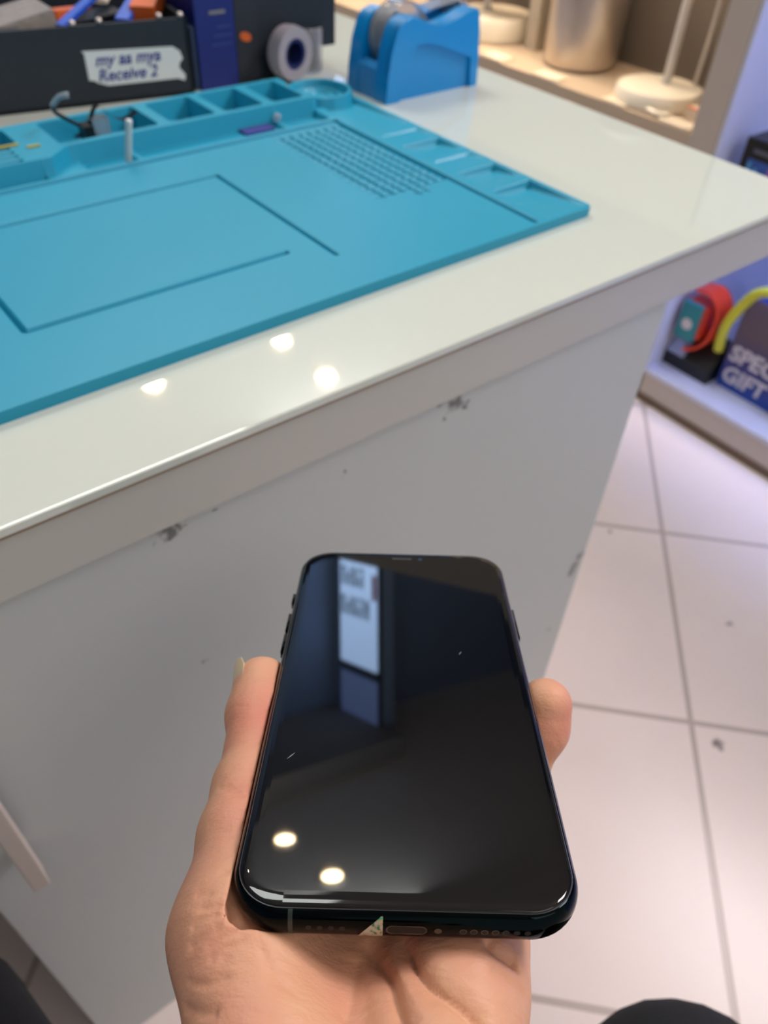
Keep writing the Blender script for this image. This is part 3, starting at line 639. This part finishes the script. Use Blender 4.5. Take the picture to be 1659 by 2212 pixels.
# rubber line between glass and frame
obj('seal_line', loft([(1.75, 3.44), (1.42, 3.5), (1.42, 3.62), (1.62, 3.66)], n=12), mat('seal_grey', (54, 56, 60), .3, var=0), ph, smooth=True, auto=50)
def pbox(x0, x1, y0, y1, z0, z1): return boxm(*[v * .001 for v in (x0, x1, y0, y1, z0, z1)])
obj('earpiece', pbox(-3.6, 3.2, 67.2, 68.1, 4.39, 4.42), M_grille, ph, bevel=0.00001)
bm = bmesh.new(); lathe(bm, [(0, 0), (.0008, 0), (.0008, .00003), (0, .00004)], 20, Matrix.Translation((.0063, .0675, .00439))); obj('front_camera', bm, mat('camera_blue', (44, 62, 80), .15), ph)
for nm, y0, y1 in (('mute_switch', 41.5, 47.0), ('volume_button', 25.3, 35.0), ('volume_button', 14.6, 23.6)):
    obj(nm, pbox(-36.3, -35.2, y0, y1, -0.9, 1.5), M_frame, ph, bevel=0.0003, seg=3, smooth=True)
obj('side_button', pbox(35.2, 36.15, 25.0, 41.0, -0.9, 1.3), M_frame, ph, bevel=0.0003, seg=3, smooth=True)
# underside features
def onbottom(nm, bmx, m, x, z=-0.2, d=0.0):
    return obj(nm, bmx, m, ph, smooth=True, auto=30)
RX = Matrix.Rotation(math.radians(90), 4, 'X')
for x in (-19.0, -16.8, -14.6, -12.4):
    bm = bmesh.new(); lathe(bm, [(0, 0), (.0006, 0), (.0006, .00008), (0, .00008)], 16, Matrix.Translation((x * .001, -.07344, .0)) @ RX); obj('microphone_hole', bm, M_hole, ph)
for i in range(7):
    x = 11.2 + 2.1 * i
    bm = bmesh.new(); lathe(bm, [(0, 0), (.0006, 0), (.0006, .00008), (0, .00008)], 16, Matrix.Translation((x * .001, -.07344, .0)) @ RX); h_ = obj('speaker_hole', bm, M_hole, ph)
    bm = bmesh.new(); lathe(bm, [(.0006, 0), (.00072, 0), (.00072, .0001), (.0006, .0001), (.0006, 0)], 16, Matrix.Translation((x * .001, -.07344, .0)) @ RX); obj('rim', bm, M_rim, h_)
def slot(x0, x1, h, y, th):
    r = h / 2; P = []
    for cx, a0 in ((x1 - r, -90), (x0 + r, 90)):
        for k in range(9):
            a = math.radians(a0 + 180 * k / 8); P.append(((cx + r * math.cos(a)) * .001, (r * math.sin(a)) * .001))
    bm = bmesh.new(); prism(bm, P, 'y', y * .001, (y - th) * .001); return bm
pt = obj('charging_port', slot(-3.9, 4.2, 2.3, -73.43, 0.10), M_rim, ph)
obj('opening', slot(-3.6, 3.9, 1.8, -73.5, 0.06), M_hole, pt)
bm = bmesh.new(); lathe(bm, [(0, 0), (.0006, 0), (.00075, .00012), (0, .0001)], 18, Matrix.Translation((.0063, -.07343, .0)) @ RX); obj('screw', bm, M_rim, ph)
def bandpiece(nm, x0, x1):
    # a stripe that follows the frame profile on the bottom side
    bm = bmesh.new(); P = [((-PL / 2 + ins - 0.05) * .001, z * .001) for ins, z in fr]
    a = [bm.verts.new((x0 * .001, y, z)) for y, z in P]; b = [bm.verts.new((x1 * .001, y, z)) for y, z in P]
    for i in range(len(P) - 1): bm.faces.new((a[i], a[i + 1], b[i + 1], b[i]))
    return obj(nm, bm, M_band, ph, smooth=True)
bandpiece('antenna_band', -23.0, -22.1)
# torn clear seal sticker beside the port
bm = bmesh.new(); P = [((-PL / 2 + ins - 0.08) * .001, z * .001) for ins, z in fr if -3.3 < z < 2.9]
rows = []
for y, z in P:
    t = (z * 1000 + 3.3) / 6.2; xl = -9.4 + 4.6 * t ** 1.7
    rows.append([bm.verts.new(((xl + (-4.5 - xl) * k / 8) * .001, y, z)) for k in range(9)])
for A, B in zip(rows[:-1], rows[1:]):
    for k in range(8): bm.faces.new((A[k], A[k + 1], B[k + 1], B[k]))
def sticker_mat():
    m = mat('holographic_film', (176, 170, 160), .3, var=.1); nt = m.node_tree; b = nt.nodes['Principled BSDF']
    tc = nt.nodes.new('ShaderNodeTexCoord'); n = nt.nodes.new('ShaderNodeTexNoise'); n.inputs['Scale'].default_value = 900; nt.links.new(tc.outputs['Object'], n.inputs['Vector'])
    r = nt.nodes.new('ShaderNodeValToRGB'); e = r.color_ramp.elements; e[0].color = lin((70, 90, 80)); e[0].position = .36; e[1].color = lin((190, 180, 170)); e[1].position = .6
    for p, c_ in ((.43, (60, 190, 120)), (.48, (200, 90, 150)), (.52, (210, 190, 90)), (.56, (160, 165, 160))):
        k = e.new(p); k.color = lin(c_)
    nt.links.new(n.outputs['Fac'], r.inputs['Fac']); nt.links.new(r.outputs['Color'], b.inputs['Base Color']); return m
so_ = obj('torn_seal_sticker', bm, sticker_mat(), ph, smooth=True); so_['label'] = 'torn scrap of holographic seal sticker'
# two small scratches / dust marks in the glass
for (x, y, l, a) in ((-27.4, -31.5, 2.6, 52), (16.5, 12.0, 1.6, 62)):
    bm = bmesh.new(); pts = [(-l / 2, -.06), (0, -.16), (l / 2, -.05), (l / 2, .03), (0.2, .14), (-l / 2, .05)]
    prism(bm, [(p[0] * .001, p[1] * .001) for p in pts], 'z', .0044, .004404)
    bmesh.ops.transform(bm, matrix=Matrix.Translation((x * .001, y * .001, 0)) @ Matrix.Rotation(math.radians(a), 4, 'Z'), verts=bm.verts)
    obj('scratch', bm, mat('scratch_grey', (120, 122, 126), .5), ph)

# ------------------------------------------------------------------ person: left hand (signed distance body, meshed with surface nets)
def _cap(P,a,b,ra,rb):
    a=np.array(a,float);b=np.array(b,float);ab=b-a;L2=ab@ab
    h=((P[0]-a[0])*ab[0]+(P[1]-a[1])*ab[1]+(P[2]-a[2])*ab[2])/L2
    h=np.clip(h,0,1)
    return np.sqrt((P[0]-a[0]-h*ab[0])**2+(P[1]-a[1]-h*ab[1])**2+(P[2]-a[2]-h*ab[2])**2)-(ra+(rb-ra)*h)
def _smin(a,b,k):
    h=np.maximum(k-np.abs(a-b),0)/k
    return np.minimum(a,b)-h*h*k*.25
def _chain(P,pts,k=3.0):
    d=None
    for (a,ra),(b,rb) in zip(pts[:-1],pts[1:]):
        c=_cap(P,a,b,ra,rb);d=c if d is None else _smin(d,c,k)
    return d
def hand_sdf(P):
    # phone frame, millimetres: x right, y towards the phone's top, z out of its screen
    w=_cap(P,(-24.5,-122,-32),(-21,-290,-78),15.5,23)
    w=_smin(w,_cap(P,(-4,-122,-32),(-5,-290,-78),14,23),14)
    for a,b,ra,rb in (((-25,-108,-27),(-22,-26,-22),15,11.5),((-15,-108,-29),(-3,-28,-23),15,11.5),
                      ((-6,-108,-28),(11,-35,-23),14,11.5),((2,-106,-25),(15,-62,-21),12.5,11),((6,-88,-21),(18,-52,-21),12.5,10)):
        w=_smin(w,_cap(P,a,b,ra,rb),9)
    # heel of the little-finger side and the ball of the thumb
    w=_smin(w,_cap(P,(3,-100,-21),(11,-74,-18),12.5,12.5),8)
    w=_smin(w,_chain(P,[((-22.5,-106,-21),15),((-26.5,-88,-18),13.8),((-34.4,-66,-13),13.6)]),8)
    thumb=_chain(P,[((-34.5,-64,-14),13.6),((-37.4,-44,-9),10.3),((-38.0,-30,-8),9.2),((-37.8,-18,-7.5),8.6),((-39.8,-5,-6),8.8),((-40.9,6.8,-5),8.3)],3)
    w=_smin(w,thumb,8)
    index=_chain(P,[((-22,-28,-22),11),((-10,14,-26),9),((-2,35,-21),8),((2,50,-14.5),7)],2)
    middle=_chain(P,[((-3,-30,-23),11),((13,12,-29),9),((22,32,-24),8),((26,44,-14.5),7)],2)
    ring=_chain(P,[((11,-37,-24),10.5),((26,-6,-37),8.4),((34.8,-3,-24),7.4),((39.8,0.9,-13),7.8),((41.0,3.2,-6.5),7.6)],3)
    pinky=_chain(P,[((17,-56,-22),9.5),((29,-34,-31),7.8),((31,-24,-22),7),((30,-18,-13),6.3)],2)
    for f in (index,middle,ring,pinky): w=_smin(w,f,3.5)
    # skin gives way where the phone presses on it
    qx=np.abs(P[0])-35.9+4.1;qy=np.abs(P[1])-73.7+4.1;qz=np.abs(P[2])-4.15+4.1
    ph=np.sqrt(np.maximum(qx,0)**2+np.maximum(qy,0)**2+np.maximum(qz,0)**2)+np.minimum(np.maximum(np.maximum(qx,qy),qz),0)-4.1
    return np.maximum(w,-ph)

CREASES=[
  (2.3,2.6,[(-0.9,-68.2,-9.4),(0.5,-73.1,-7.5),(2.1,-77.0,-6.2),(5.0,-81.2,-5.1),(8.5,-83.7,-4.9),(11.7,-85.7,-5.6),(13.5,-87.1,-6.4),(14.7,-88.8,-7.4)]),
  (1.8,2.4,[(-8.0,-67.0,-11.9),(-5.8,-71.8,-11.4),(-3.0,-77.7,-9.0),(-2.1,-82.0,-7.7),(-0.6,-87.5,-6.4),(0.3,-90.3,-6.1)]),
  (1.9,1.8,[(16.2,-70.5,-5.5),(18.8,-72.5,-6.6),(21.9,-73.0,-9.0),(23.2,-72.5,-10.5)]),
  (0.7,1.8,[(16.4,-76.6,-5.7),(20.9,-77.7,-8.9),(24.7,-77.0,-14.2)]),
  (0.8,2.8,[(-9.3,-70.9,-11.9),(-10.2,-80.4,-11.2),(-11.1,-85.6,-10.1)]),
  (0.3,0.9,[(-42.8,-66.5,-0.5),(-39.8,-67.3,0.9),(-35.5,-66.2,-1.8)]),
  (0.35,0.9,[(-41.5,-69.7,-0.4),(-37.3,-70.2,1.0),(-35.1,-66.4,-2.5)]),
  (0.3,0.8,[(-42.4,-72.9,-2.5),(-39.6,-71.8,-0.3),(-36.8,-71.2,0.7)]),
  (0.4,0.9,[(-42.5,-75.9,-4.7),(-39.7,-75.0,-2.0),(-36.8,-74.0,-0.4),(-33.7,-68.8,-3.7)]),
  (0.3,0.8,[(-38.4,-77.1,-2.5),(-36.0,-75.8,-1.1),(-32.5,-74.5,-0.2)]),
  (0.35,0.8,[(-37.7,-78.6,-3.1),(-35.2,-77.6,-1.7),(-33.1,-76.4,-0.9)]),
  (0.35,0.8,[(-35.3,-79.4,-2.5),(-33.3,-77.5,-1.3),(-30.5,-75.4,-0.7)]),
  (0.35,0.9,[(-35.0,-75.9,-0.9),(-32.5,-74.5,-0.2),(-30.5,-70.6,-4.0)]),
  (0.5,1.3,[(-42.2,-82.7,-11.0),(-37.4,-86.4,-6.7),(-33.9,-87.3,-4.7)]),
  (0.35,0.6,[(-42.6,-37.3,0.0),(-37.9,-41.6,1.9)]),
  (0.3,0.6,[(-38.9,-62.6,1.3),(-36.0,-62.4,1.8)]),
  (0.25,0.5,[(-44.5,-36.4,-1.4),(-40.2,-40.8,1.5),(-36.1,-42.5,1.9)]),
  (0.3,0.6,[(-42.0,-79.9,-7.6),(-36.9,-82.4,-4.7),(-32.6,-81.9,-2.8)]),
  (0.3,0.6,[(-28.2,-76.3,-1.4),(-25.0,-80.6,-3.2),(-20.3,-83.7,-4.9)]),
]
def axis(*seg):
    out = []
    for a, b, s in seg: out += list(np.arange(a, b, s))
    return np.array(out + [seg[-1][1]])
def surface_nets(sdf, ax, ay, az):
    F = sdf((ax[:, None, None], ay[None, :, None], az[None, None, :])).astype(np.float32)
    nx, ny, nz = F.shape; I = F < 0
    same = np.ones((nx - 1, ny - 1, nz - 1), bool); first = I[:-1, :-1, :-1]
    offs = [(i, j, k) for i in (0, 1) for j in (0, 1) for k in (0, 1)]
    sl = lambda A, o: A[o[0]:nx - 1 + o[0], o[1]:ny - 1 + o[1], o[2]:nz - 1 + o[2]]
    for o in offs: same &= sl(I, o) == first
    ci, cj, ck = np.nonzero(~same); N = len(ci)
    idx = -np.ones((nx - 1, ny - 1, nz - 1), np.int64); idx[ci, cj, ck] = np.arange(N)
    acc = np.zeros((N, 3)); cnt = np.zeros(N)
    for a in offs:
        for d in range(3):
            if a[d]: continue
            b = list(a); b[d] = 1
            A = (ci + a[0], cj + a[1], ck + a[2]); B = (ci + b[0], cj + b[1], ck + b[2])
            fa, fb = F[A].astype(float), F[B].astype(float); m = (fa < 0) != (fb < 0)
            t = np.where(m, fa / np.where(m, fa - fb, 1), 0)
            PA = np.stack([ax[A[0]], ay[A[1]], az[A[2]]], 1); PB = np.stack([ax[B[0]], ay[B[1]], az[B[2]]], 1)
            acc[m] += (PA + (PB - PA) * t[:, None])[m]; cnt[m] += 1
    V = acc / cnt[:, None]; Q = []
    for d, (o1, o2) in enumerate((((0, 1, 0), (0, 0, 1)), ((0, 0, 1), (1, 0, 0)), ((1, 0, 0), (0, 1, 0)))):
        s0 = [slice(1, -1)] * 3; s0[d] = slice(0, -1); s1 = [slice(1, -1)] * 3; s1[d] = slice(1, None)
        a = I[tuple(s0)]; b = I[tuple(s1)]
        e = np.stack(np.nonzero(a != b), 1); fl = a[a != b]
        off = np.ones(3, int); off[d] = 0
        c = e + off
        g = lambda o: idx[tuple((c - np.array(o)).T)]
        q = np.stack([g((0, 0, 0)), g(o1), g(np.array(o1) + np.array(o2)), g(o2)], 1)
        q[~fl] = q[~fl][:, ::-1]; Q.append(q)
    Q = np.concatenate(Q); return V, Q[(Q >= 0).all(1)]
V, Q = surface_nets(hand_sdf, axis((-66, 58, 0.7)), axis((-270, -125, 3.0), (-125, -98, 1.2), (-98, 25, 0.65), (25, 60, 1.4)), axis((-112, -50, 2.4), (-50, -24, 1.3), (-24, 8, 0.6)))
me = bpy.data.meshes.new('hand'); me.from_pydata(V.tolist(), [], Q.tolist()); me.update()
# relax, then press the skin creases in
ed = np.empty(len(me.edges) * 2, np.int64); me.edges.foreach_get('vertices', ed); ed = ed.reshape(-1, 2)
deg = np.bincount(ed.ravel(), minlength=len(V)).astype(float)[:, None]
for it in range(4):
    s = np.zeros_like(V)
    for k in range(3):
        s[:, k] = np.bincount(ed[:, 0], V[ed[:, 1], k], len(V)) + np.bincount(ed[:, 1], V[ed[:, 0], k], len(V))
    V = V + (s / np.maximum(deg, 1) - V) * (0.5 if it % 2 == 0 else -0.2)
me.vertices.foreach_set('co', V.ravel()); me.update()
Nn = np.empty(len(V) * 3); me.vertices.foreach_get('normal', Nn); Nn = Nn.reshape(-1, 3)
disp = np.zeros(len(V))
for dep, wd, pts in CREASES:
    pts = [Vector(p) for p in pts]
    pts = [tuple(p) for p in smoothpath(pts, 4)] if len(pts) > 2 else [tuple(p) for p in pts]
    pts = np.array(pts); best = np.full(len(V), 1e9); tt = np.zeros(len(V)); L = len(pts) - 1
    near = (np.abs(V - pts.mean(0)).max(1) < 60)
    Vn = V[near]; bb = np.full(len(Vn), 1e9); bt = np.zeros(len(Vn))
    for i in range(L):
        a, b = pts[i], pts[i + 1]; ab = b - a; h = np.clip(((Vn - a) @ ab) / max(ab @ ab, 1e-9), 0, 1)
        d = np.linalg.norm(Vn - a - h[:, None] * ab, axis=1); m = d < bb; bb[m] = d[m]; bt[m] = (i + h[m]) / L
    fade = np.clip(np.minimum(bt * 6 + .25, (1 - bt) * 6 + .15), 0, 1)
    disp[near] = np.maximum(disp[near], dep * (0.6 * np.exp(-(bb / wd) ** 2) + 0.5 * np.exp(-(bb / 0.8) ** 2)) * fade) + 0
V = V - Nn * disp[:, None]
me.vertices.foreach_set('co', (V * .001).ravel()); me.update()

def skin_material():
    m = bpy.data.materials.new('skin'); m.use_nodes = True; nt = m.node_tree; b = nt.nodes['Principled BSDF']
    tc = nt.nodes.new('ShaderNodeTexCoord')
    n = nt.nodes.new('ShaderNodeTexNoise'); n.inputs['Scale'].default_value = 45; n.inputs['Detail'].default_value = 3; nt.links.new(tc.outputs['Object'], n.inputs['Vector'])
    r = nt.nodes.new('ShaderNodeValToRGB'); e = r.color_ramp.elements
    e[0].position = .3; e[0].color = lin((208, 146, 120)); e[1].position = .7; e[1].color = lin((214, 164, 128))
    nt.links.new(n.outputs['Fac'], r.inputs['Fac'])
    # blood-flushed fingertips
    prev = r.outputs['Color']
    for (x, y, z, rad, k_) in ((-38.5, -14, -2, 17, .75), (44, 0, -10, 14, .55), (-34, -42, 0, 14, .4), (-8, -74, -9, 15, .25)):
        d = nt.nodes.new('ShaderNodeVectorMath'); d.operation = 'DISTANCE'; d.inputs[1].default_value = (x * .001, y * .001, z * .001); nt.links.new(tc.outputs['Object'], d.inputs[0])
        mr = nt.nodes.new('ShaderNodeMapRange'); mr.interpolation_type = 'SMOOTHSTEP'; mr.inputs['From Min'].default_value = 0; mr.inputs['From Max'].default_value = rad * .001; mr.inputs['To Min'].default_value = k_; mr.inputs['To Max'].default_value = 0
        nt.links.new(d.outputs['Value'], mr.inputs['Value'])
        mx = nt.nodes.new('ShaderNodeMix'); mx.data_type = 'RGBA'; nt.links.new(mr.outputs['Result'], mx.inputs[0]); nt.links.new(prev, mx.inputs[6]); mx.inputs[7].default_value = lin((204, 120, 102)); prev = mx.outputs[2]
    nt.links.new(prev, b.inputs['Base Color'])
    b.inputs['Roughness'].default_value = 0.5; b.inputs['Subsurface Weight'].default_value = 0.12; b.inputs['Subsurface Radius'].default_value = (1.0, .35, .2); b.inputs['Subsurface Scale'].default_value = 0.003
    b.inputs['Specular IOR Level'].default_value = .4
    n2 = nt.nodes.new('ShaderNodeTexVoronoi'); n2.inputs['Scale'].default_value = 1500; nt.links.new(tc.outputs['Object'], n2.inputs['Vector'])
    mp = nt.nodes.new('ShaderNodeMapping'); mp.inputs['Scale'].default_value = (1, 2.2, 1); mp.inputs['Rotation'].default_value = (0, 0, .5); nt.links.new(tc.outputs['Object'], mp.inputs['Vector'])
    n3 = nt.nodes.new('ShaderNodeTexNoise'); n3.inputs['Scale'].default_value = 260; n3.inputs['Detail'].default_value = 5; nt.links.new(mp.outputs[0], n3.inputs['Vector'])
    a = nt.nodes.new('ShaderNodeMath'); a.operation = 'MULTIPLY_ADD'; a.inputs[1].default_value = 0.12; nt.links.new(n2.outputs['Distance'], a.inputs[0]); nt.links.new(n3.outputs['Fac'], a.inputs[2])
    bp = nt.nodes.new('ShaderNodeBump'); bp.inputs['Strength'].default_value = .4; bp.inputs['Distance'].default_value = .0008; nt.links.new(a.outputs[0], bp.inputs['Height']); nt.links.new(bp.outputs['Normal'], b.inputs['Normal'])
    return m
person = empty('person'); person.matrix_world = PM
tag(person, 'seated person in black trousers holding the phone up in their left hand', 'person')
link('hand', me, skin_material(), person, smooth=True)
# thumb nail: a shallow curved plate on the outer side of the thumb tip
bm = bmesh.new(); a0 = Vector((-37.9, -12, -6.9)); a1 = Vector((-41.5, 12.9, -4.4)); ax_ = (a1 - a0).normalized()
ex_ = (Vector((-1, 0, 0.0)) - ax_ * Vector((-1, 0, 0)).dot(ax_)).normalized(); ez_ = ex_.cross(ax_).normalized()
if ez_.z < 0: ez_ = -ez_
rows = []
for i in range(15):
    t = i / 14; rows.append([])
    wdt = 50 * min(1, (t * 6 + .35) ** .5) * (1 if t < .85 else 1 - (t - .85) * 1.2)
    for k in range(13):
        s_ = k / 6 - 1; an = math.radians(4 + s_ * wdt)
        tt_ = t + (0.06 * (1 - s_ * s_) if t > .9 else 0) 
        rad = 8.65 + .62 * math.sin(min(t, .25) / .25 * math.pi * .5) - .82 * t
        p = a0 + (a1 - a0) * tt_ + (ex_ * math.cos(an) + ez_ * math.sin(an)) * rad
        rows[-1].append(bm.verts.new(p * .001))
for A, B in zip(rows[:-1], rows[1:]):
    for k in range(12): bm.faces.new((A[k], A[k + 1], B[k + 1], B[k]))
bmesh.ops.recalc_face_normals(bm, faces=bm.faces[:])
bmesh.ops.solidify(bm, geom=bm.faces[:], thickness=0.00045)
def nail_mat():
    m = mat('nail', (224, 176, 160), .3, var=.03, sss=.1); nt = m.node_tree; b = nt.nodes['Principled BSDF']
    tc = nt.nodes.new('ShaderNodeTexCoord'); sx = nt.nodes.new('ShaderNodeSeparateXYZ'); nt.links.new(tc.outputs['Object'], sx.inputs[0])
    r = nt.nodes.new('ShaderNodeValToRGB'); mp = nt.nodes.new('ShaderNodeMapRange'); mp.inputs['From Min'].default_value = -.012; mp.inputs['From Max'].default_value = .016
    nt.links.new(sx.outputs['Y'], mp.inputs['Value']); nt.links.new(mp.outputs['Result'], r.inputs['Fac'])
    e = r.color_ramp.elements; e[0].color = lin((214, 158, 146)); e[1].color = lin((214, 190, 150)); e[0].position = .5; e[1].position = .66
    nt.links.new(r.outputs['Color'], b.inputs['Base Color']); return m
nl = obj('thumbnail', bm, nail_mat(), person, smooth=True, auto=60); nl['label'] = 'pale thumbnail with a longer free edge'
# sleeve and trousers (world metres, brought into the person's frame)
inv = PM.inverted()
bm = bmesh.new(); tube(bm, [Vector(p) * .001 for p in ((-12, -205, -54), (-12, -240, -63), (-12, -320, -88), (-14, -420, -120))], [.036, .040, .046, .052], 28, True); obj('sleeve', bm, M_black_cloth, person, smooth=True, auto=60)
bm = bmesh.new()
def leg(knee, hip, foot, rk):
    tube(bm, smoothpath([hip, (Vector(hip) * .5 + Vector(knee) * .5), Vector(knee) + Vector((0, -.03, -.0))], 5), [.085] * 5 + [.085 + (rk - .085) * i / 5 for i in range(6)], 26)
    bmesh.ops.create_uvsphere(bm, u_segments=26, v_segments=18, radius=rk, matrix=Matrix.Translation(Vector(knee) + Vector((0, -.03, 0))))
    tube(bm, [Vector(knee) + Vector((0, -.03, 0)), Vector(knee) * .5 + Vector(foot) * .5, foot], [rk, .058, .05], 24)
leg((0.1585, -0.024, 0.312), (0.10, -0.45, 0.36), (0.16, -0.10, 0.05), .056)
leg((-0.114, 0.205, 0.332), (-0.08, -0.45, 0.36), (-0.16, 0.10, 0.05), .060)
bmesh.ops.transform(bm, matrix=inv, verts=bm.verts)
obj('trousers', bm, M_black_cloth, person, smooth=True, auto=60)
